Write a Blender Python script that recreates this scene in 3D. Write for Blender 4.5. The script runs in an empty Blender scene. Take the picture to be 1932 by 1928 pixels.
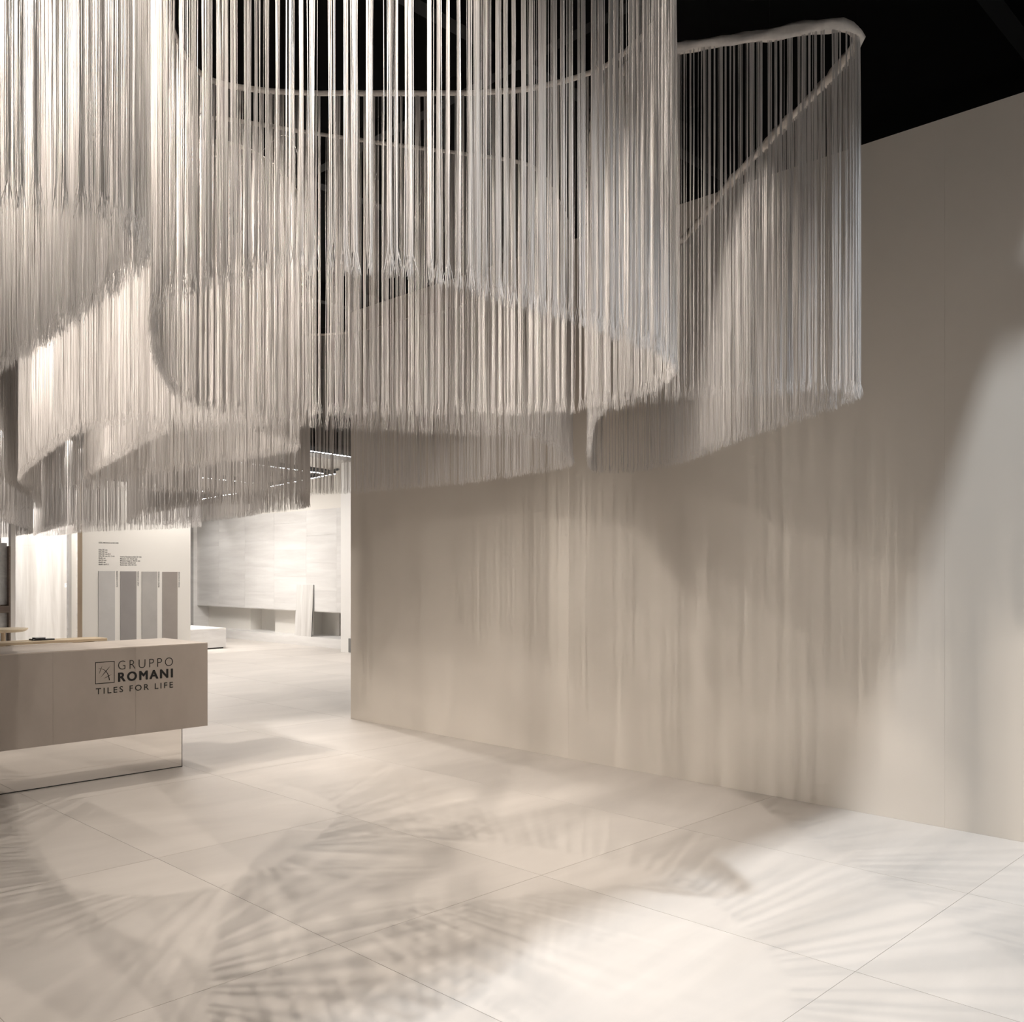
import bpy, math, random
import numpy as np
from mathutils import Vector, Matrix
C = bpy.context.scene.collection
random.seed(7); RNG = np.random.default_rng(11)

# ------------------------------------------------------------------ camera
EYE, FPX, CX, HY = 1.6, 1770.0, 966.0, 1080.0        # eye height, focal length and horizon of the photograph
SX, CY_ = 0.7142, 0.69996
cam_d = bpy.data.cameras.new('camera'); cam = bpy.data.objects.new('camera', cam_d); C.objects.link(cam)
cam.location = (0, 0, EYE); cam.rotation_euler = (math.pi/2, 0, -math.asin(SX))
cam_d.sensor_width = 36; cam_d.lens = 36*FPX/1932; cam_d.shift_y = (HY-964)/1932; cam_d.clip_end = 200
bpy.context.scene.camera = cam
vs = bpy.context.scene.view_settings
vs.view_transform = 'Standard'; vs.look = 'None'; vs.gamma = 1; vs.use_curve_mapping = False; vs.exposure = 0.0

# ------------------------------------------------------------------ world and lights
w = bpy.data.worlds.new('world'); bpy.context.scene.world = w; w.use_nodes = True
w.node_tree.nodes['Background'].inputs[0].default_value = (1.0, .95, .9, 1)
w.node_tree.nodes['Background'].inputs[1].default_value = 0.005
WARM = (1.0, .91, .82); NEUT = (1.0, .96, .92); COOL = (.86, .93, 1.0)
def aim(o, tgt):
    o.rotation_euler = (Vector(tgt)-o.location).to_track_quat('-Z', 'Y').to_euler()
def spot(loc, tgt, e, ang=70, blend=.6, size=.05, col=WARM):
    d = bpy.data.lights.new('spot_light', 'SPOT'); d.energy = e; d.color = col
    d.spot_size = math.radians(ang); d.spot_blend = blend; d.shadow_soft_size = size
    o = bpy.data.objects.new('spot_light', d); C.objects.link(o); o.location = loc; aim(o, tgt); return o
def area(loc, tgt, e, sx, sy, col=NEUT, spread=180):
    d = bpy.data.lights.new('area_light', 'AREA'); d.energy = e; d.color = col; d.shape = 'RECTANGLE'
    d.size = sx; d.size_y = sy; d.spread = math.radians(spread)
    o = bpy.data.objects.new('area_light', d); C.objects.link(o); o.location = loc; aim(o, tgt); return o
# high exhibition hall lamp outside the stand; the edge of the black ceiling cuts its light
area((3.0, -.93, 12), (3.4, .4, 0), 1200, .30, .30, COOL)
# spotlights over the string curtains: some follow bright spots, others are added fill
ZL = 4.4
SP = [((2.75, 2.35), (2.8, 2.5), 205, 76), ((2.85, 4.85), (2.7, 4.7), 230, 84), ((4.6, 5.5), (4.5, 5.3), 200, 84), ((2.25, 5.95), (2.2, 5.8), 140, 84),
      ((.7, 2.1), (.8, 2.2), 170, 84), ((1.5, 3.6), (1.5, 3.5), 210, 84), ((4.35, 2.95), (4.35, 3.0), 190, 80), ((3.9, 8.0), (3.8, 8.0), 230, 84),
      ((3.2, 10.6), (3.2, 10.6), 200, 84), ((1.2, 1.3), (1.3, 1.5), 170, 90), ((2.3, .2), (1.9, .5), 90, 100), ((5.3, 10.6), (5.3, 10.6), 200, 84), ((6.6, 14.2), (6.6, 14.2), 130, 84), ((4.2, 12.3), (4.6, 12.6), 160, 90)]
for l, t, e, a in SP: spot((*l, ZL), (*t, 0), e*.84, a, .8, .011)
# lamps on the left that reach the long wall between the strings
for x0, y0, y1 in ((-.6, 7.8, 7.6), (.6, 6.4, 6.7), (-.6, 5.2, 5.8), (.2, 4.0, 5.0), (-.6, 3.0, 4.3), (-.6, 1.9, 3.5)): spot((x0, y0, 4.6), (6.1, y1, .3), 860 if y0 > 3.5 else 1500, 40, 1.0, .12)
# soft fill added behind the camera, standing in for light from the open hall
area((-2.5, -4.5, 1.5), (4.5, 5.0, .2), 45, 5.0, 2.0, NEUT)
spot((1.4, 9.0, 5.4), (3.9, 12.6, 3.3), 260, 70, 1.0, .1)  # extra spot, added to brighten the far left curtains
# lamp hung past the end of the long wall
spot((6.6, 11.5, 4.3), (4.6, 4.6, 0), 330, 60, .5, .06, NEUT)
# bright display room behind
area((8.6, 18.0, 3.68), (8.7, 18.1, 0), 190, 1.8, 2.4, NEUT)
area((8.3, 12.8, 4.6), (8.3, 12.8, 0), 200, 2.5, 3.0, NEUT)
area((6.3, 18.6, 4.2), (6.9, 19.8, 1.2), 160, 1.5, 1.0, NEUT)
spot((9.9, 21.4, 3.6), (11.6, 21.9, 1.7), 60, 60, .8, .05, NEUT)
for y in (17.2, 18.4, 19.4, 20.4): spot((8.9, y, 3.6), (11.6, y+.1, 1.2), 44, 80, .9, .05, NEUT)

# ------------------------------------------------------------------ pixel helpers (places on real planes)
def ray(px): 
    t = (px-CX)/FPX
    return .69996*t+SX, -SX*t+CY_
def on_z(px, py, z):
    d = (z-EYE)*FPX/(HY-py); a, b = ray(px); return Vector((a*d, b*d, z))
def on_y(px, py, y):
    a, b = ray(px); d = y/b; return Vector((a*d, y, EYE-(py-HY)*d/FPX))
def on_x(px, py, x):
    a, b = ray(px); d = x/a; return Vector((x, b*d, EYE-(py-HY)*d/FPX))

# ------------------------------------------------------------------ materials
def mat(name, col, rough=.6, spec=.5, metal=0, emit=None, es=0, **k):
    m = bpy.data.materials.new(name); m.use_nodes = True; nt = m.node_tree
    b = nt.nodes['Principled BSDF']; b.inputs['Base Color'].default_value = (*col, 1)
    b.inputs['Roughness'].default_value = rough; b.inputs['Metallic'].default_value = metal
    b.inputs['Specular IOR Level'].default_value = spec
    if emit: b.inputs['Emission Color'].default_value = (*emit, 1); b.inputs['Emission Strength'].default_value = es
    for a, v in k.items(): b.inputs[a.replace('_', ' ')].default_value = v
    return m
def stone(name, c0, c1, scale=(1, 1, 1), nscale=1.5, detail=6, rough=.4, bump=.0, rnd=0.0, fine=0.0, spec=.5, rough2=None, dist=.3):
    """mottled / striated stone: two noises between two colours, optional tone change per piece"""
    m = mat(name, c0, rough, spec); nt = m.node_tree; N = nt.nodes; L = nt.links; b = N['Principled BSDF']
    tc = N.new('ShaderNodeNewGeometry'); mp = N.new('ShaderNodeMapping'); L.new(tc.outputs['Position'], mp.inputs[0])
    mp.inputs['Scale'].default_value = scale
    n = N.new('ShaderNodeTexNoise'); n.inputs['Scale'].default_value = nscale; n.inputs['Detail'].default_value = detail
    n.inputs['Roughness'].default_value = .6; n.inputs['Distortion'].default_value = dist
    if rnd:
        oi = N.new('ShaderNodeObjectInfo'); ad = N.new('ShaderNodeVectorMath'); ad.operation = 'MULTIPLY_ADD'
        L.new(oi.outputs['Random'], ad.inputs[0]); ad.inputs[1].default_value = (37, 17, 29); L.new(mp.outputs[0], ad.inputs[2])
        L.new(ad.outputs[0], n.inputs['Vector'])
    else: L.new(mp.outputs[0], n.inputs['Vector'])
    cr = N.new('ShaderNodeValToRGB'); L.new(n.outputs[0], cr.inputs[0])
    cr.color_ramp.elements[0].position = .32; cr.color_ramp.elements[0].color = (*c1, 1)
    cr.color_ramp.elements[1].position = .66; cr.color_ramp.elements[1].color = (*c0, 1)
    out = cr.outputs[0]
    if rnd:
        mr = N.new('ShaderNodeMapRange'); L.new(oi.outputs['Random'], mr.inputs[0]); mr.inputs[3].default_value = 1-rnd; mr.inputs[4].default_value = 1+rnd
        hs = N.new('ShaderNodeHueSaturation'); L.new(out, hs.inputs['Color']); L.new(mr.outputs[0], hs.inputs['Value']); out = hs.outputs[0]
    L.new(out, b.inputs['Base Color'])
    if fine:
        n2 = N.new('ShaderNodeTexNoise'); n2.inputs['Scale'].default_value = 60; L.new(tc.outputs['Position'], n2.inputs['Vector'])
        bp = N.new('ShaderNodeBump'); bp.inputs['Strength'].default_value = fine; bp.inputs['Distance'].default_value = .002
        L.new(n2.outputs[0], bp.inputs['Height']); L.new(bp.outputs[0], b.inputs['Normal'])
    if rough2 is not None:
        mr2 = N.new('ShaderNodeMapRange'); L.new(n.outputs[0], mr2.inputs[0]); mr2.inputs[3].default_value = rough; mr2.inputs[4].default_value = rough2
        L.new(mr2.outputs[0], b.inputs['Roughness'])
    return m
M = {}
M['floor'] = stone('floor_stone', (.65, .605, .56), (.55, .51, .47), (.35, 1.0, 1), 1.3, 8, .38, rnd=.025, spec=.35, rough2=.55, dist=.8)
M['grout'] = mat('grout', (.32, .29, .265), .9)
M['unseen_carpet'] = mat('unseen_carpet_dark', (.08, .075, .07), .95)
M['plaster'] = stone('wall_plaster', (.77, .715, .645), (.735, .68, .61), (1, 1, 1), .8, 3, .75, spec=.2)
M['white'] = mat('white_paint', (.84, .82, .79), .6, .3)
M['cream'] = mat('cream_paint', (.80, .77, .72), .6, .3)
M['tan'] = mat('tan_edge', (.62, .50, .36), .6, .3)
M['black'] = mat('black_ceiling', (.004, .004, .004), .9, .1)
M['truss'] = mat('dark_steel', (.010, .010, .011), .6, .3)
M['grey_slab'] = stone('counter_stone', (.50, .445, .395), (.43, .38, .335), (1, 1, .6), 2.2, 6, .45, rnd=.02, spec=.35)
M['top_slab'] = stone('counter_top_stone', (.72, .65, .58), (.62, .55, .49), (.5, 1, 1), 2.5, 6, .4, spec=.35)
M['wood'] = stone('pale_wood', (.78, .66, .49), (.70, .57, .40), (.6, 14, 14), 3, 5, .5, spec=.3)
M['mirror'] = mat('mirror', (.86, .84, .82), .03, .5, 1)
M['ink'] = mat('black_ink', (.008, .008, .008), .5)
M['stripe_h'] = stone('pale_striated_stone', (.78, .765, .745), (.66, .64, .62), (1, .35, 3.5), 1.6, 8, .45, rnd=.03, spec=.3)
M['stripe_v'] = stone('pale_vein_stone', (.78, .765, .74), (.54, .515, .485), (3.5, 3.5, .18), 1.7, 8, .45, spec=.3)
M['marble'] = stone('white_marble', (.80, .79, .78), (.55, .545, .54), (1, 1, 1), 3, 9, .25, dist=2.5)
M['brown'] = stone('brown_wood', (.20, .15, .12), (.14, .10, .08), (.6, 9, 9), 3, 5, .5)
M['s_white'] = stone('sample_white', (.56, .545, .525), (.50, .485, .465), (1, 1, 1), 1.5, 5, .5)
M['s_grey'] = stone('sample_grey', (.30, .28, .27), (.26, .24, .235), (1, 1, 1), 1.5, 5, .5)
M['s_cream'] = stone('sample_cream', (.45, .43, .405), (.39, .37, .35), (1, 1, 1), 1.8, 5, .5)
M['s_greige'] = stone('sample_greige', (.35, .315, .285), (.31, .275, .25), (1, 1, 1), 1.5, 5, .5)
M['plastic'] = mat('black_plastic', (.015, .015, .016), .3)
M['grey_metal'] = mat('grey_metal', (.25, .25, .25), .4, .5, .6)
M['lamp'] = mat('lamp_lens', (1, 1, 1), .5, emit=(.93, .96, 1), es=14)
M['fabric'] = stone('header_fabric', (.74, .69, .64), (.62, .57, .53), (1, 1, 1), 22, 3, .75, spec=.2)
def thread_mat(name, col, sheen=.3):
    m = mat(name, col, .42, .55); b = m.node_tree.nodes['Principled BSDF']
    b.inputs['Sheen Weight'].default_value = sheen
    return m
M['thread'] = thread_mat('thread', (.77, .73, .70))

# ------------------------------------------------------------------ builders
def link(name, me, m, parent=None, **kw):
    o = bpy.data.objects.new(name, me); C.objects.link(o)
    if m is not None and len(me.materials) == 0: me.materials.append(m)
    if parent: o.parent = parent
    for k, v in kw.items(): o[k] = v
    return o
def empty(name, loc, label=None, cat=None, group=None):
    o = bpy.data.objects.new(name, None); C.objects.link(o); o.location = loc; o.empty_display_size = .1
    if label: o['label'] = label
    if cat: o['category'] = cat
    if group: o['group'] = group
    return o
def mesh(vs_, fs, smooth=False, name='mesh'):
    me = bpy.data.meshes.new(name); me.from_pydata([tuple(v) for v in vs_], [], fs); me.update()
    if smooth: me.polygons.foreach_set('use_smooth', [True]*len(me.polygons))
    return me
def box_data(a, b, bev=0):
    x0, y0, z0 = a; x1, y1, z1 = b; q = bev
    if not q:
        v = [(x0,y0,z0),(x1,y0,z0),(x1,y1,z0),(x0,y1,z0),(x0,y0,z1),(x1,y0,z1),(x1,y1,z1),(x0,y1,z1)]
        return v, [(0,3,2,1),(4,5,6,7),(0,1,5,4),(1,2,6,5),(2,3,7,6),(3,0,4,7)]
    # box with chamfered edges (24 vertices)
    v = []; idx = {}
    for i, x in enumerate((x0, x1)):
        for j, y in enumerate((y0, y1)):
            for k, z in enumerate((z0, z1)):
                sx, sy, sz = (1, -1)[i]*q, (1, -1)[j]*q, (1, -1)[k]*q
                idx[i,j,k,0] = len(v); v.append((x, y+sy, z+sz))
                idx[i,j,k,1] = len(v); v.append((x+sx, y, z+sz))
                idx[i,j,k,2] = len(v); v.append((x+sx, y+sy, z))
    F = []
    for i in (0, 1):
        F.append([idx[i,0,0,0], idx[i,1,0,0], idx[i,1,1,0], idx[i,0,1,0]])
        F.append([idx[0,i,0,1], idx[1,i,0,1], idx[1,i,1,1], idx[0,i,1,1]])
        F.append([idx[0,0,i,2], idx[1,0,i,2], idx[1,1,i,2], idx[0,1,i,2]])
    for j in (0, 1):
        for k in (0, 1):
            F.append([idx[0,j,k,1], idx[1,j,k,1], idx[1,j,k,2], idx[0,j,k,2]])
            F.append([idx[j,0,k,0], idx[j,1,k,0], idx[j,1,k,2], idx[j,0,k,2]])
            F.append([idx[j,k,0,0], idx[j,k,1,0], idx[j,k,1,1], idx[j,k,0,1]])
            for i in (0, 1): F.append([idx[i,j,k,0], idx[i,j,k,1], idx[i,j,k,2]]) 
    c = Vector(((x0+x1)/2, (y0+y1)/2, (z0+z1)/2)); G = []
    seen = set()
    for f in F:
        key = tuple(sorted(f))
        if key in seen: continue
        seen.add(key)
        p = [Vector(v[t]) for t in f]; n = (p[1]-p[0]).cross(p[2]-p[0])
        if n.dot(sum(p, Vector())/len(p)-c) < 0: f = f[::-1]
        G.append(f)
    return v, G
def box(name, a, b, m, parent=None, bev=0.0, **kw):
    """box between two world corners; with a parent Empty the mesh is stored relative to it"""
    off = parent.location if parent is not None else Vector((0, 0, 0))
    v, f = box_data(a, b, bev)
    if parent is None:
        off = Vector(((a[0]+b[0])/2, (a[1]+b[1])/2, a[2]))
        me = mesh([Vector(p)-off for p in v], f); o = link(name, me, m, None, **kw); o.location = off; return o
    acc = Vector((0, 0, 0)); p = parent
    while p is not None: acc += p.location; p = p.parent
    return link(name, mesh([Vector(q)-acc for q in v], f), m, parent, **kw)
def acc_loc(p):
    a = Vector((0, 0, 0))
    while p is not None: a += p.location; p = p.parent
    return a
def text_mesh(s, bold=0.0, space=1.0, depth=.0):
    cu = bpy.data.curves.new('text', 'FONT'); cu.body = s; cu.offset = bold; cu.space_character = space; cu.extrude = depth
    cu.fill_mode = 'BOTH'; cu.resolution_u = 4
    o = bpy.data.objects.new('text', cu); C.objects.link(o)
    dg = bpy.context.evaluated_depsgraph_get(); dg.update()
    me = bpy.data.meshes.new_from_object(o.evaluated_get(dg)); bpy.data.objects.remove(o); bpy.data.curves.remove(cu)
    me.materials.clear(); return me
def split_letters(o, name, thick=0):
    """every letter its own part"""
    me = o.data; n = len(me.vertices); par = list(range(n))
    def find(a):
        while par[a] != a: par[a] = par[par[a]]; a = par[a]
        return a
    for e in me.edges: par[find(e.vertices[0])] = find(e.vertices[1])
    G = {}
    for p in me.polygons: G.setdefault(find(p.vertices[0]), []).append(list(p.vertices))
    for root, fs in sorted(G.items(), key=lambda kv: min(me.vertices[i].co.x for f in kv[1] for i in f)):
        ids = sorted({i for f in fs for i in f}); mp = {a: k for k, a in enumerate(ids)}
        vv = [me.vertices[i].co.copy() for i in ids]; ff = [[mp[i] for i in f] for f in fs]; V = list(vv); F = list(ff)
        if thick:
            for q, (dx, dz) in enumerate([(-1, 0), (1, 0), (-.6, 0), (.6, 0), (0, .5), (0, -.5), (-.7, .5), (.7, .5), (-.7, -.5), (.7, -.5)]):
                b0 = len(V); V += [v_+Vector((dx*thick, -.00002*(q+1), dz*thick)) for v_ in vv]; F += [[b0+i for i in f] for f in ff]
        link(name, mesh(V, F), M['ink'], o.parent)
    bpy.data.objects.remove(o)
def fit_text(name, s, x0, x1, z0, h, y, parent, bold=0, space=1.0, capk=.0, m=None, depth=.002, rot=False):
    """lettering on a wall facing -Y, from x0 to x1 (or scaled by height alone if x1 is None)"""
    me = text_mesh(s, bold, space)
    n = len(me.vertices); co = np.empty(n*3); me.vertices.foreach_get('co', co); co = co.reshape(-1, 3)
    ymax = co[:, 1].max(); ymin = 0 if co[:, 1].min() > -.4 else 0
    sy = h/(ymax if ymax > 0 else 1); a, b = co[:, 0].min(), co[:, 0].max()
    sx = sy if x1 is None else (x1-x0)/(b-a)
    base = co.copy(); X = (co[:, 0]-a)*sx; Z = co[:, 1]*sy
    acc = acc_loc(parent); out = np.empty_like(co)
    if rot:  # reading downwards
        out[:, 0] = x0+Z; out[:, 2] = z0-X
    else:
        out[:, 0] = x0+X; out[:, 2] = z0+Z
    out[:, 1] = y-depth
    out -= np.array(acc)
    me.vertices.foreach_set('co', out.ravel()); me.update()
    return link(name, me, m or M['ink'], parent)

# ------------------------------------------------------------------ floor
fl = box('floor', (-1.36, -.56, -.12), (12.31, 24.21, -.0012), M['grout'], None, kind='structure')
box('unseen_carpet', (-8, -6, -.13), (18, 27, -.121), M['unseen_carpet'], fl)  # unseen dark ground beyond the tiles, added to cut light bouncing up
XL = [-1.35, -.1, 1.12, 2.36, 3.65, 4.93, 6.1, 7.3, 8.55, 9.8, 11.05, 12.3]
YL = [-.55, 1.65, 3.36, 5.1, 6.84, 8.52, 10.25, 12.0, 13.73, 15.47, 17.2, 18.95, 20.7, 22.4, 24.2]
g = .0012
for i in range(len(XL)-1):
    ys = [y for y in YL if not (XL[i] >= 3.6 and abs(y-5.1) < .01) and not (XL[i] < 2.3 and abs(y-8.52) < .01)]
    for j in range(len(ys)-1):
        a = (XL[i]+g, ys[j]+g, -.012); b = (XL[i+1]-g, ys[j+1]-g, 0)
        box('tile', a, b, M['floor'], fl)

# ------------------------------------------------------------------ long wall on the right
WX, WT = 6.1, 4.45
wr = box('wall_right', (WX+.02, -4.0, 0), (WX+.22, 8.45, WT), M['plaster'], None, kind='structure')
ys = [-4.0, -.8, 2.18, 5.3, 8.45]
for a, b in zip(ys[:-1], ys[1:]):
    box('panel', (WX, a+.0003, .0), (WX+.02, b-.0003, WT), M['plaster'], wr)
# ------------------------------------------------------------------ black ceiling of the hall above the stand, with beams
ce = box('ceiling', (-8, .94, 6.0), (20, 30, 6.12), M['black'], None, kind='structure')
for k, (x, y) in enumerate([(0, 2.2), (0, 5.2), (0, 8.4), (0, 12), (0, 16)]):
    box('beam', (-8, y, 5.72), (20, y+.14, 5.99), M['truss'], ce)
for x in (1.5, 5.2, 9.0):
    box('beam', (x, .95, 5.55), (x+.1, 29, 5.70), M['truss'], ce)
bk = box('wall_back', (-8, 27.0, 0), (20, 27.2, 6.0), M['black'], None, kind='structure')

# ------------------------------------------------------------------ display wall with samples (wall_centre)
YC = 17.5
pl = on_y(155.5, 1080, YC).x; pr = on_y(359.5, 1080, YC).x
wc = box('wall_centre', (pl, YC, 0), (pr, YC+.22, 3.3), M['cream'], None, kind='structure')
box('edge_strip', (pl-.006, YC+.004, 0), (pl, YC+.216, 3.3), M['tan'], wc)
def wtxt(s, px, py, hpx, px1=None):
    p = on_y(px, py, YC); h = hpx*(p.length and on_y(px, py-1, YC).z-on_y(px, py, YC).z)
    return fit_text('lettering', s, p.x, on_y(px1, py, YC).x if px1 else None, p.z, h, YC, wc, bold=.012)
wtxt('SIZES, MOSAICS & DECORS', 186, 1025, 2.6, 223.5)
for k, (s, e) in enumerate([('120x120 rett', 202.6), ('100x100 rett', 202.6), ('100x100 rett R11', 208.6), ('100x100 rett R11 2 cm', 216), ('80x80 rett', 199.2),
                       ('60x120 rett', 200.8), ('60x60 rett', 199.2), ('60x60 rett R11', 205)]):
    wtxt(s, 186, 1038.4+k*3.93, 2.7, e)
for k, (s, e) in enumerate([('Inserto Residence 60x120 rett', 266.8), ('Mosaico 5x5 30x30 rett', 259), ('Mosaico Esagono 30x36 rett', 264.3), ('Battiscopa 6,5x60 rett', 256), ('Battiscopa 6,5x120 rett', 257.6)]):
    wtxt(s, 226.7, 1051.4+k*3.85, 2.7, e)
for (x0, x1, yt, m, lab, s, tx) in [
    (185.3, 216.7, 1077.0, 's_white', 'pale white-grey stone sample strip, leftmost of the four on the display wall', 'RESIDENCE WHITE', 220.7),
    (227.0, 257.2, 1077.8, 's_grey', 'darkest grey stone sample strip, second from left on the display wall', 'RESIDENCE GREY', 260.5),
    (267.0, 296.5, 1078.3, 's_cream', 'mottled cream-grey stone sample strip, third from left on the display wall', 'RESIDENCE CREAM', 299.7),
    (306.1, 334.6, 1078.8, 's_greige', 'brownish greige stone sample strip, rightmost of the four on the display wall', 'RESIDENCE GREIGE', 337.9)]:
    A = on_y(x0, yt, YC); B = on_y(x1, yt, YC)
    e = empty('tile_sample', (A.x, YC, .12), lab, 'tile sample', 'stone samples on the display wall')
    box('slab', (A.x, YC-.012, .12), (B.x, YC-.0005, A.z), M[m], e, bev=.002)
    q = on_y(tx-1.2, yt+.3, YC); q2 = on_y(tx+1.2, yt+.3, YC)
    t = fit_text('lettering', s, q.x, q.x+.30*(1 if len(s) > 14 else .93), q.z, .024, YC-.0005, e, bold=.012, rot=True)

# ------------------------------------------------------------------ display room at the back: tiled wall, niche, plinth
XB = 11.6
Yr = on_x(635, 1221, XB).y; Yl = on_x(366, 1200, XB).y
zp, zn, zt = .20, .76, 2.97
wb = box('wall_far', (XB+.012, Yr-3, zn), (XB+.3, Yl+.3, zt), M['white'], None, kind='structure')
cols = [366, 413, 462, 517, 578, 635]
cy = [on_x(c, 1100, XB).y for c in cols]; cy.append(cy[-1]-1.4)
for i in range(len(cy)-1):
    y1, y0 = cy[i], cy[i+1]; st = [.30, .05, .38, .15, .45, .2][i]; z = zn
    zs = [zn]; z = zn+st
    while z < zt-.15: zs.append(z); z += .6
    zs.append(zt)
    for a, b in zip(zs[:-1], zs[1:]):
        if b-a < .02: continue
        box('tile', (XB, y0+.0012, a+.0012), (XB+.012, y1-.0012, b-.0012), M['stripe_h'], wb)
box('plinth', (XB-.10, Yr-3, 0), (XB+.75, Yl+.3, zp), M['stripe_h'], wb)
box('soffit', (XB+.01, Yr-3, zn-.015), (XB+.75, Yl+.3, zn), M['white'], wb)
nx = XB+.32
def seg(a, b, x): box('niche_panel', (x, on_x(b, 1170, x).y, zp), (XB+.75, on_x(a, 1170, x).y, zn-.015), M['cream'], wb)
seg(366, 473, nx); seg(473, 519, nx+.3); seg(519, 592, nx); seg(592, 640, nx+.22)
# left return of the niche
yL = on_x(372, 1170, XB).y
box('return', (XB-.1, yL, 0), (XB+.75, yL+.3, zt), M['stripe_h'], wb)
box('fascia', (XB+.012, Yr-3, zt), (XB+.3, Yl+.4, 3.84), M['cream'], wb)

# white partition to the right of the display room, its end lit
P1 = on_z(643, 1230, 0)
wp = box('wall_side', (P1.x, P1.y-5.2, 0), (P1.x+.12, P1.y, 3.8), M['white'], None, kind='structure')
g1 = on_x(664.5, 1224, P1.x-.03)
gb = box('floor_box', (P1.x-.09, g1.y-.06, .02), (P1.x, g1.y+.05, .30), M['grey_metal'], None, bev=.006)
gb['label'] = 'small grey metal box low on the white partition beside the long wall'; gb['category'] = 'wall box'

# pale suspended ceiling of the display room
box('soffit_panel', (6.9, 15.5, 3.84), (12.2, 24.0, 3.92), M['white'], ce)
# bench
b1 = on_z(426.5, 1223, 0); bw = 2.1
be = empty('stone_bench', (b1.x-1, b1.y+.9, 0), 'low pale striated stone bench standing in front of the niche wall', 'bench')
box('body', (b1.x-bw, b1.y, .03), (b1.x, b1.y+1.5, .40), M['stripe_h'], be, bev=.002)
box('top', (b1.x-bw, b1.y, .402), (b1.x, b1.y+1.5, .43), M['white'], be, bev=.002)
box('base', (b1.x-bw+.04, b1.y+.04, 0), (b1.x-.04, b1.y+1.46, .03), M['plastic'], be)

# leaning slab
sl = on_x(555.7, 1197, XB-.08); sr = on_x(587, 1198.5, XB-.08)
lb = empty('leaning_slab', (XB-.06, (sl.y+sr.y)/2, zp), 'tall pale stone slab leaning against the tiled wall above the niche', 'stone slab')
h = 1.13; W = abs(sl.y-sr.y); th = .02
v, f = box_data((-th, -W/2, 0), (0, W/2, h), .002)
o = link('slab', mesh(v, f), M['stripe_v'], lb); o.rotation_euler = (0, math.asin(.058/h), 0)
o2 = link('edge_trim', mesh(*box_data((-th+.002, -W/2-.004, 0), (-.002, -W/2, h))), M['grey_metal'], lb); o2.rotation_euler = o.rotation_euler

# ------------------------------------------------------------------ left background: vein slab wall, columns, shelf
YS = 20.0
xl = on_y(29, 1080, YS).x; xr = on_y(146, 1080, YS).x
wv = box('wall_left', (xl-.25, YS+.03, 0), (xr+.6, YS+.25, 3.3), M['white'], None, kind='structure')
zt1 = on_y(30, 1028, YS).z
box('slab', (xl, YS, .0), (xr, YS+.03, zt1), M['stripe_v'], wv)
box('slab', (xl, YS+.006, zt1+.002), (xr, YS+.03, 3.3), M['stripe_v'], wv)
a = on_y(121.5, 1100.5, YS); b = on_y(134, 1108, YS)
pc = empty('placard', (a.x, YS, b.z), 'small white printed placard on the veined slab wall', 'placard')
box('plate', (a.x, YS-.006, b.z), (b.x, YS-.0005, a.z), mat('placard_white', (.9, .9, .9), .5), pc)
fit_text('lettering', 'RESIDENCE', a.x+.03, b.x-.03, a.z-.028, .014, YS-.006, pc, bold=.01)
# white post left of the display wall
a = on_y(135, 1080, 18.4); b = on_y(144.5, 1080, 18.4)
t3 = box('trim_1', (a.x, 18.4, 0), (b.x, 18.55, 3.3), M['white'], None, kind='structure')
t4 = box('trim_3', (b.x+.002, 18.6, 0), (b.x+.12, 18.9, 3.3), M['marble'], None, kind='structure')
# white post and shelf unit at the frame's left edge
a = on_y(20.5, 1080, 18.0); b = on_y(29.3, 1080, 18.0)
t2 = box('trim_2', (a.x, 18.0, 0), (b.x, 18.12, 3.3), M['white'], None, kind='structure')
YH = 17.6
def px_y(p): return on_y(p, 1080, YH).x
sh = empty('display_shelf', (px_y(8), YH, 0), 'brown framed display shelf with marble slabs at the left edge behind the round table', 'shelf')
zz = lambda py: on_y(8, py, YH).z
box('side_board', (px_y(16.8), YH, 0), (px_y(19.8), YH+.45, zz(1030)), M['brown'], sh)
box('side_board', (px_y(-35), YH+.1, 0), (px_y(2.5), YH+.14, zz(1030)), M['tan'], sh)
box('marble_slab', (px_y(2.8), YH+.10, zz(1141)), (px_y(16.8), YH+.12, zz(1024)), M['marble'], sh)
box('marble_slab', (px_y(2.8), YH+.10, zz(1211)), (px_y(16.8), YH+.12, zz(1157)), M['marble'], sh)
box('crossbar', (px_y(-35), YH, zz(1156)), (px_y(16.7), YH+.08, zz(1143)), M['brown'], sh)

# ------------------------------------------------------------------ round table
tc_ = on_z(6, 1186, .74); tR = .33
tb = empty('round_table', (tc_.x, tc_.y, 0), 'pale wooden round table behind the reception counter at the left edge', 'table')
def lathe(prof, n=40):
    v = []; f = []
    for r, z in prof:
        for k in range(n): v.append((r*math.cos(2*math.pi*k/n), r*math.sin(2*math.pi*k/n), z))
    for i in range(len(prof)-1):
        for k in range(n):
            f.append((i*n+k, i*n+(k+1) % n, (i+1)*n+(k+1) % n, (i+1)*n+k))
    f.append(tuple(range((len(prof)-1)*n, len(prof)*n))); f.append(tuple(range(n))[::-1])
    return v, f
tR = (on_z(48, 1186, .74)-tc_).length
v, f = lathe([(tR*.80, .69), (tR*.93, .705), (tR, .728), (tR, .738), (tR*.995, .741)])
link('tabletop', mesh(v, f), M['wood'], tb)
v, f = lathe([(.24, 0), (.24, .012), (.05, .02), (.035, .04), (.032, .69)], 28)
link('pedestal', mesh(v, f), M['tan'], tb)

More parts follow.
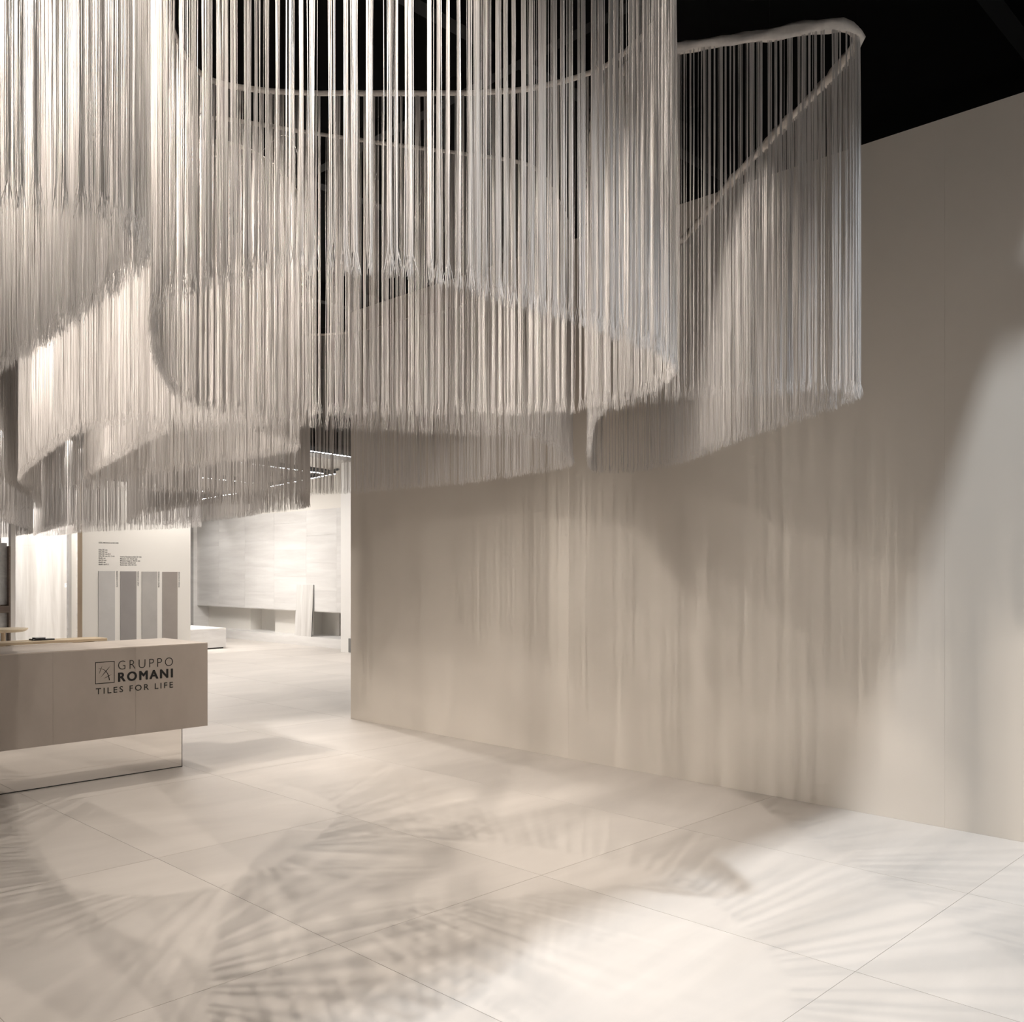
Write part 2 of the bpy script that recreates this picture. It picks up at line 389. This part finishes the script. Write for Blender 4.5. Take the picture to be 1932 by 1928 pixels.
# ------------------------------------------------------------------ reception counter
YF, XR, XLc = 7.21, 3.77, .72
ZT, ZB, DP = 1.014, .337, .78
rc = empty('reception_counter', ((XR+XLc)/2, YF+DP/2, 0), 'long grey stone reception counter with black company lettering on a mirrored plinth', 'reception counter')
xs = [XLc, 1.33, 1.94, 2.554, 3.168, XR]
for i in range(len(xs)-1):
    box('front_panel', (xs[i]+.0006, YF, ZB), (xs[i+1]-.0006, YF+.02, ZT-.0005), M['grey_slab'], rc)
box('body', (XLc+.02, YF+.0205, ZB), (XR-.02, YF+DP-.021, ZT-.02), M['grey_slab'], rc)
box('side_panel', (XR-.02, YF+.0205, ZB), (XR, YF+DP, ZT-.0005), M['grey_slab'], rc)
box('back_panel', (XLc, YF+DP-.02, ZB), (XR-.021, YF+DP, ZT-.0005), M['grey_slab'], rc)
txs = [XLc, 1.94, 2.554, 3.168, XR]
for i in range(len(txs)-1):
    box('top_slab', (txs[i]+.0006, YF-.0, ZT), (txs[i+1]-.0006, YF+DP, ZT+.008), M['top_slab'], rc)
XP, YP = 3.62, 7.36
pp = box('plinth', (XLc+.3, YP, .0), (XP, YF+DP-.14, ZB-.001), M['mirror'], rc)
for a, b in ((XLc+.3, 2.55), (2.553, XP)):
    box('base_strip', (a, YP-.004, .001), (b, YP-.0005, .006), M['plastic'], pp)
box('corner_edge', (XP-.001, YP-.003, .0), (XP+.003, YP, ZB-.001), M['grey_metal'], pp)
# emblem and lettering
def cp(px, py): return on_y(px, py, YF)
a = cp(179.5, 1249.4); b = cp(216.1, 1287.9); c = cp(179.5, 1290.8)
em = empty('emblem', Vector((a.x, YF, c.z))-rc.location); em.parent = rc
s = b.x-a.x; hgt = a.z-c.z
acc = Vector((a.x, YF, c.z))
def strip(name, pts, wd, parent, taper=True):
    """brush stroke as a thin tapered ribbon in the counter's front plane, coordinates 0..1 of the emblem square"""
    n = 14; P = []
    for i in range(n+1):
        t = i/n
        if len(pts) == 2: p = np.array(pts[0])*(1-t)+np.array(pts[1])*t
        else: p = (1-t)**2*np.array(pts[0])+2*t*(1-t)*np.array(pts[1])+t*t*np.array(pts[2])
        P.append(p)
    v = []; 
    for i, p in enumerate(P):
        d = P[min(i+1, n)]-P[max(i-1, 0)]; nn = np.array((-d[1], d[0]))/np.linalg.norm(d)
        t = i/n; ww = wd(t) if callable(wd) else wd
        for q in (p+nn*ww, p-nn*ww): v.append((q[0]*s, -.0015, q[1]*hgt))
    f = [(2*i, 2*i+1, 2*i+3, 2*i+2) for i in range(n)]
    me = mesh(v, f); return link(name, me, M['ink'], parent)
for p in ([(0, 0), (1, 0)], [(1, 0), (1, 1)], [(1, 1), (0, 1)], [(0, 1), (0, 0)]):
    q = [(x*(1-.03)+.015, y*(1-.03)+.015) for x, y in p]
    q = [(q[0][0]-(q[1][0]-q[0][0])*.016, q[0][1]-(q[1][1]-q[0][1])*.016), (q[1][0]+(q[1][0]-q[0][0])*.016, q[1][1]+(q[1][1]-q[0][1])*.016)]
    strip('frame_side', q, .016, em)
T = lambda m_: (lambda t: m_*math.sin(math.pi*min(max(t, .02), .98)))
strip('brush_stroke', [(.17, .70), (.66, .68), (.73, .13)], lambda t: .004+.020*t, em)
strip('brush_stroke', [(.79, .80), (.27, .28)], T(.016), em)
strip('brush_stroke', [(.36, .83), (.18, .42)], T(.012), em)
strip('brush_stroke', [(.86, .40), (.43, .22)], T(.012), em)
def line(s_, xa, ya, xb, hpx, bold, space=1.15, thick=0):
    p = cp(xa, ya); q = cp(xb, ya); h_ = cp(xa, ya-hpx).z-p.z
    split_letters(fit_text('letter', s_, p.x, q.x, p.z, h_, YF, rc, bold=bold, space=space, depth=.0015), 'letter', thick)
line('GRUPPO', 222.7, 1263.7, 326.2, 16.9, -.014, 1.35)
line('ROMANI', 223.6, 1285.8, 325.2, 16.6, 0, 1.3, .0045)
line('TILES FOR LIFE', 180.5, 1310.0, 326.2, 11.3, .008, 1.35)

# wooden worktop behind the counter and the black device on it
wk = empty('wooden_worktop', (2.0, YF+DP+.2, 0), 'pale wooden raised worktop running along the back of the stone counter', 'worktop')
zw0 = ZT+.012
box('board', (.8, YF+DP-.02, zw0), (3.26, YF+DP+.22, 1.048), M['wood'], wk, bev=.002)
for x in (.95, 3.05):
    box('support', (x, YF+DP+.03, 0), (x+.12, YF+DP+.18, zw0), M['wood'], wk)
p = on_z(61, 1204.5, 1.05); 
dv = empty('tablet', (p.x, YF+DP+.12, 1.0482), 'small black tablet lying on the wooden worktop', 'tablet')
v, f = box_data((-.085, -.05, 0), (.085, .05, .012), .003); link('case', mesh(v, f), M['plastic'], dv)
v, f = box_data((-.078, -.044, .012), (.078, .044, .0135)); link('screen', mesh(v, f), mat('screen_glass', (.01, .01, .012), .08), dv)
v, f = box_data((-.06, -.03, .0137), (.02, .045, .022), .002); link('stylus_tray', mesh(v, f), M['plastic'], dv)

# ------------------------------------------------------------------ ceiling tracks with lamps in the display room
def track(pa, pb, z, n, label):
    A = on_z(*pa, z); B = on_z(*pb, z); d = B-A; Ln = d.length; ang = math.atan2(d.y, d.x)
    e = empty('track_light', A, label, 'ceiling light', 'track lights in the display room'); e.rotation_euler = (0, 0, ang)
    v, f = box_data((-.1, -.02, .05), (Ln+.1, .02, .085)); link('track', mesh(v, f), M['truss'], e)
    hv, hf = lathe([(.028, 0), (.034, .004), (.036, .05)], 12); hm = mesh(hv, hf)
    lv, lf = lathe([(.026, -.010), (.027, -.001)], 12); lm = mesh(lv, lf); hm.materials.append(M['truss']); lm.materials.append(M['lamp'])
    for k in (0.05, .95):
        v, f = box_data((Ln*k-.006, -.006, .085), (Ln*k+.006, .006, (3.835 if A.y+d.y*k > 15.5 else 6.0)-z)); link('suspension_rod', mesh(v, f), M['truss'], e)
    for k in range(n):
        o = link('lamp_head', hm, None, e); o.location = ((k+.5)*Ln/n, 0, 0)
        q = link('lens', lm, None, o)
track((455, 872), (612, 893), 3.45, 26, 'longest row of bright lamps on a track sloping down to the right')
track((508, 918), (634, 893), 3.45, 20, 'row of bright lamps on a track rising right towards the white partition')
track((372, 900), (482, 911), 3.45, 20, 'row of bright lamps left of the longest row')
track((360, 924), (390, 927), 3.5, 7, 'shortest row of lamps nearest the display wall')
track((360, 945), (446, 930), 3.2, 18, 'lowest row of lamps, rising right above the tiled wall')
track((570, 848), (667, 862), 3.75, 14, 'highest row of lamps seen against the dark ceiling beside the long wall')

# ------------------------------------------------------------------ string curtains
def loop_curve(pts, n):
    """closed Catmull-Rom through the points, resampled to equal steps"""
    P = np.array(pts); m = len(P); out = []
    for i in range(m):
        p0, p1, p2, p3 = P[(i-1) % m], P[i], P[(i+1) % m], P[(i+2) % m]
        for t in np.linspace(0, 1, 12, endpoint=False):
            out.append(.5*((2*p1)+(-p0+p2)*t+(2*p0-5*p1+4*p2-p3)*t*t+(-p0+3*p1-3*p2+p3)*t**3))
    Q = np.array(out)
    for _ in range(6): Q = .25*np.roll(Q, 1, 0)+.5*Q+.25*np.roll(Q, -1, 0)
    Qc = np.vstack([Q, Q[:1]]); L = np.r_[0, np.cumsum(np.linalg.norm(np.diff(Qc, axis=0), axis=1))]
    return Qc, L
def at_s(Qc, L, s):
    s = np.mod(s, L[-1]); x = np.interp(s, L, Qc[:, 0]); y = np.interp(s, L, Qc[:, 1]); return x, y
def threads_mesh(Qc, L, zb, zt, dens, clump, spread, rad, frac=.75, fray=.0075, jag=.007):
    n = int(L[-1]*dens); nc = max(3, int(L[-1]/clump))
    cs = (np.arange(nc)+RNG.uniform(-.32, .32, nc))*(L[-1]/nc)
    wts = RNG.uniform(.3, 1.2, nc); wts /= wts.sum()
    cw = RNG.uniform(.55, 1.35, nc)*spread
    ci = RNG.choice(nc, n, p=wts); loose = RNG.random(n) > frac
    s_top = cs[ci]+RNG.normal(0, 1, n)*cw[ci]*.8
    s_bot = cs[ci]+RNG.normal(0, 1, n)*cw[ci]
    u = RNG.uniform(0, L[-1], n); s_top[loose] = u[loose]; s_bot[loose] = u[loose]+RNG.normal(0, .002, loose.sum())
    s_bot = s_top*.7+s_bot*.3
    # normals of the curve
    def pos(s):
        x, y = at_s(Qc, L, s); x2, y2 = at_s(Qc, L, s+.01); tx, ty = x2-x, y2-y; l = np.hypot(tx, ty)+1e-9
        return x, y, tx/l, ty/l
    xt, yt, tx, ty = pos(s_top); xb, yb, bx, by = pos(s_bot)
    no = RNG.normal(0, .0035, n)
    zend = zb+RNG.normal(0, jag, n)+RNG.normal(0, jag*.8, nc)[ci]*(~loose)
    lev = np.array([0, .25, .5, .72, .88, .96, 1.0]); K = len(lev)
    amp = RNG.normal(0, .0011, (n, 2)); ph = RNG.uniform(0, 6.28, n)
    X = np.empty((n, K)); Y = np.empty((n, K)); Z = np.empty((n, K))
    fr = RNG.normal(0, fray, (n, 2))
    for k, t in enumerate(lev):
        wob = math.sin(math.pi*t)
        fx = (max(0, t-.955)/.045)
        ax = (xt*(1-t)+xb*t); ay = (yt*(1-t)+yb*t)
        off = no+amp[:, 0]*np.sin(ph+9*t); al = amp[:, 1]*np.sin(ph*2+11*t)
        if t == 0: off = no*.5
        X[:, k] = ax+tx*al-ty*off+fx*fr[:, 0]; Y[:, k] = ay+ty*al+tx*off+fx*fr[:, 1]
        Z[:, k] = zt+(zend-zt)*t
    cur = np.abs(RNG.normal(0, .007, n))*0; Z[:, -1] += cur
    r = rad*RNG.uniform(.75, 1.25, n); a0 = RNG.uniform(0, 2.09, n)
    V = np.empty((n, K, 3, 3), dtype=np.float32)
    for j in range(3):
        a = a0+j*2.0944
        V[:, :, j, 0] = X+(r*np.cos(a))[:, None]; V[:, :, j, 1] = Y+(r*np.sin(a))[:, None]; V[:, :, j, 2] = Z
    V[:, -1, :, 0] = X[:, -1:]+(V[:, -1, :, 0]-X[:, -1:])*.5; V[:, -1, :, 1] = Y[:, -1:]+(V[:, -1, :, 1]-Y[:, -1:])*.5
    base = (np.arange(n)*K*3)[:, None, None]; kk = (np.arange(K-1)*3)[None, :, None]; jj = np.arange(3)[None, None, :]
    j2 = (jj+1) % 3
    F = np.stack([base+kk+jj, base+kk+3+jj, base+kk+3+j2, base+kk+j2], -1).reshape(-1, 4)
    return V.reshape(-1, 3), F
def np_mesh(V, F, smooth=True):
    me = bpy.data.meshes.new('threads'); nF = len(F)
    me.vertices.add(len(V)); me.vertices.foreach_set('co', np.ascontiguousarray(V, dtype=np.float32).ravel())
    me.loops.add(nF*4); me.loops.foreach_set('vertex_index', np.ascontiguousarray(F, dtype=np.int32).ravel())
    me.polygons.add(nF); me.polygons.foreach_set('loop_start', np.arange(0, nF*4, 4, dtype=np.int32))
    me.update(calc_edges=True)
    if smooth: me.polygons.foreach_set('use_smooth', np.ones(nF, dtype=bool))
    return me
def header_mesh(Qc, L, zt, hh, ww, twist):
    n = max(60, int(L[-1]/.05)); sec = 10; V = []
    S = np.arange(n)*L[-1]/n; x, y = at_s(Qc, L, S); x2, y2 = at_s(Qc, L, S+.02)
    for i in range(n):
        tx, ty = x2[i]-x[i], y2[i]-y[i]; l = math.hypot(tx, ty); tx /= l; ty /= l
        for k in range(sec):
            a = 2*math.pi*k/sec
            b = 1+twist*math.sin(3*a+S[i]*26)+twist*.8*math.sin(2*a-S[i]*9.3+1)
            ww_ = ww*math.cos(a)*b; hz = hh*math.sin(a)*b
            V.append((x[i]-ty*ww_, y[i]+tx*ww_, zt+hz))
    F = [(i*sec+k, i*sec+(k+1) % sec, ((i+1) % n)*sec+(k+1) % sec, ((i+1) % n)*sec+k) for i in range(n) for k in range(sec)]
    return np.array(V), np.array(F)
def curtain(pts, label, zb=2.37, dens=300, clump=.03, spread=.006, rad=.0010, frac=.75, hh=.011, ww=.008, twist=.08, zt=None, **k):
    W = [tuple(on_z(px, py, zb)[:2]) for px, py in pts]
    if zt is None: zt = EYE+(zb-EYE)*3.025
    Qc, L = loop_curve(W, 0)
    c = Qc[:-1].mean(0); e = empty('string_curtain', (c[0], c[1], zb), label, 'string curtain', 'string curtains hanging from the ceiling')
    V, F = threads_mesh(Qc, L, zb, zt, dens, clump, spread, rad, frac, **k)
    link('fringe', np_mesh(V-np.array((c[0], c[1], zb), dtype=np.float32), F), M['thread'], e, kind='stuff')
    V, F = header_mesh(Qc, L, zt, hh, ww, twist)
    link('fabric_header', np_mesh((V-np.array((c[0], c[1], zb))), F), M['fabric'], e)
    # thin wires that carry the header from the ceiling
    v = []; f = []
    for q in np.arange(0, L[-1], L[-1]/8):
        x, y = at_s(Qc, L, q); x -= c[0]; y -= c[1]; b0 = len(v); r = .0009
        for z in (zt-zb+.01, 5.99-zb):
            for a in range(4): v.append((x+r*math.cos(a*1.571), y+r*math.sin(a*1.571), z))
        f += [(b0+a, b0+(a+1) % 4, b0+4+(a+1) % 4, b0+4+a) for a in range(4)]
    link('hanging_wires', mesh(v, f), M['truss'], e)
    print('curtain', label[:40], 'len %.1f' % L[-1], 'n', int(L[-1]*dens))
    return e, c, zb
def loose(cur, pts, depth_pt, r=.0006):
    """a stray thread hanging in an arc; pts are (px, py) at the distance of depth_pt"""
    e, c, zb = cur; P = [on_x(px, py, depth_pt) for px, py in pts]
    cu = []
    m = len(P)
    for i in range(m-1):
        p0, p1, p2, p3 = P[max(i-1, 0)], P[i], P[i+1], P[min(i+2, m-1)]
        for t in np.linspace(0, 1, 6, endpoint=False):
            cu.append(.5*((2*p1)+(-p0+p2)*t+(2*p0-5*p1+4*p2-p3)*t*t+(-p0+3*p1-3*p2+p3)*t**3))
    cu.append(P[-1]); v = []; f = []; o_ = Vector((c[0], c[1], zb))
    for i, p in enumerate(cu):
        d = (cu[min(i+1, len(cu)-1)]-cu[max(i-1, 0)]).normalized(); a = d.cross(Vector((.7, -.7, .1))).normalized(); b = d.cross(a)
        for k in range(4): v.append(p-o_+r*(a*math.cos(k*1.571)+b*math.sin(k*1.571)))
        if i: f += [((i-1)*4+k, (i-1)*4+(k+1) % 4, i*4+(k+1) % 4, i*4+k) for k in range(4)]
    link('loose_thread', mesh(v, f), M['thread'], e)

cA = curtain([(595,508),(690,514),(832,535),(1000,585),(1108,617),(1217,657),(1262,683),(1273,705),(1240,735),(1170,758),(1100,770),(955,780),(700,781),(520,780),
         (391,772),(330,745),(302,700),(290,645),(298,581),(363,555),(440,530),(530,512)],
        'large white string curtain loop nearest the camera, in the upper middle', dens=560, clump=.036, spread=.0056, rad=.0010, frac=.95, hh=.014)
cC = curtain([(1619,750),(1541,780),(1442,814),(1370,840),(1302,868),(1238,884),(1170,891),(1120,889),(1111,865),(1114,825),(1125,790),(1170,768),(1272,754),(1400,747),(1500,742),(1560,739),(1602,740)],
        'string curtain loop furthest right, with wrapped fabric header, beside the long wall', dens=430, clump=.022, spread=.0036, rad=.0010, frac=.88, hh=.024, ww=.018, twist=.3)
cI = curtain([(-150,382),(18,389),(84,399),(167,408),(218,424),(262,450),(277,478),(269,508),(207,557),(156,595),(54,668),(0,699),(-100,745),(-300,740),(-400,600),(-300,430)],
        'white string curtain loop hanging in the upper left corner', dens=520, clump=.026, spread=.0048, rad=.0009, frac=.92)
cB = curtain([(36,906),(43,895),(72,868),(123,831),(165,812),(232,802),(330,797),(420,797),(570,805),(760,814),(900,820),(1000,826),(1040,840),(1070,860),(1079,876),(1060,884),(1000,894),(910,908),(850,915),(760,922),(668,930),(560,932),(440,932),(300,928),(156,924),(83,921),(45,915)],
        'widest string curtain loop, spanning behind the nearest one from left edge to long wall', dens=430, clump=.03, spread=.006, rad=.0011, frac=.6)
cD = curtain([(308,820),(360,812),(430,812),(500,822),(550,838),(562,848),(530,857),(430,872),(362,884),(280,897),(217,908),(175,908),(160,902),(174,893),(214,870),(257,844)],
        'string curtain loop inside the widest one, with a brightly lit right end', dens=430, clump=.03, spread=.006, rad=.0011, frac=.6)
cF = curtain([(241,985),(250,978),(297,967),(362,956),(450,951),(530,948),(572,949),(583,955),(560,961),(500,967),(460,975),(399,982),(362,986),(290,990),(250,989)],
        'far string curtain loop hanging before the tiled display room', zb=2.30, zt=4.5, dens=300, clump=.04, spread=.01, rad=.0014, frac=.5)
cG = curtain([(65,1009),(87,1002),(116,994),(149,991),(200,990),(260,990),(330,991),(380,993),(350,996),(261,1000),(217,1001),(159,1004),(109,1010),(72,1011)],
        'far string curtain loop hanging lowest above the display wall lettering', zb=2.32, dens=240, clump=.05, spread=.01, rad=.0016, frac=.5, zt=4.7)
cH = curtain([(-90,900),(0,910),(29,921),(60,941),(77,956),(60,961),(0,962),(-90,953)],
        'string curtain loop at the left edge with a pale pointed right end', zt=5.2, dens=300, clump=.04, spread=.008, rad=.0013, frac=.6)
cJ = curtain([(-80,978),(0,983),(30,991),(57,1001),(59,1006),(30,1011),(0,1014),(-80,1016)],
        'furthest string curtain loop at the left edge above the shelf', zb=2.25, dens=260, clump=.05, spread=.01, rad=.0016, frac=.5, zt=4.7)
loose(cA, [(345,180),(356,215),(378,262),(410,298),(440,312),(472,306),(505,275),(530,256),(550,262),(562,292)], 2.1)
loose(cA, [(712,325),(704,350),(704,370),(712,392)], 2.0)
loose(cA, [(1168,712),(1185,712),(1203,700),(1214,684)], 3.4)
loose(cA, [(795,355),(792,385),(781,413)], 2.0)
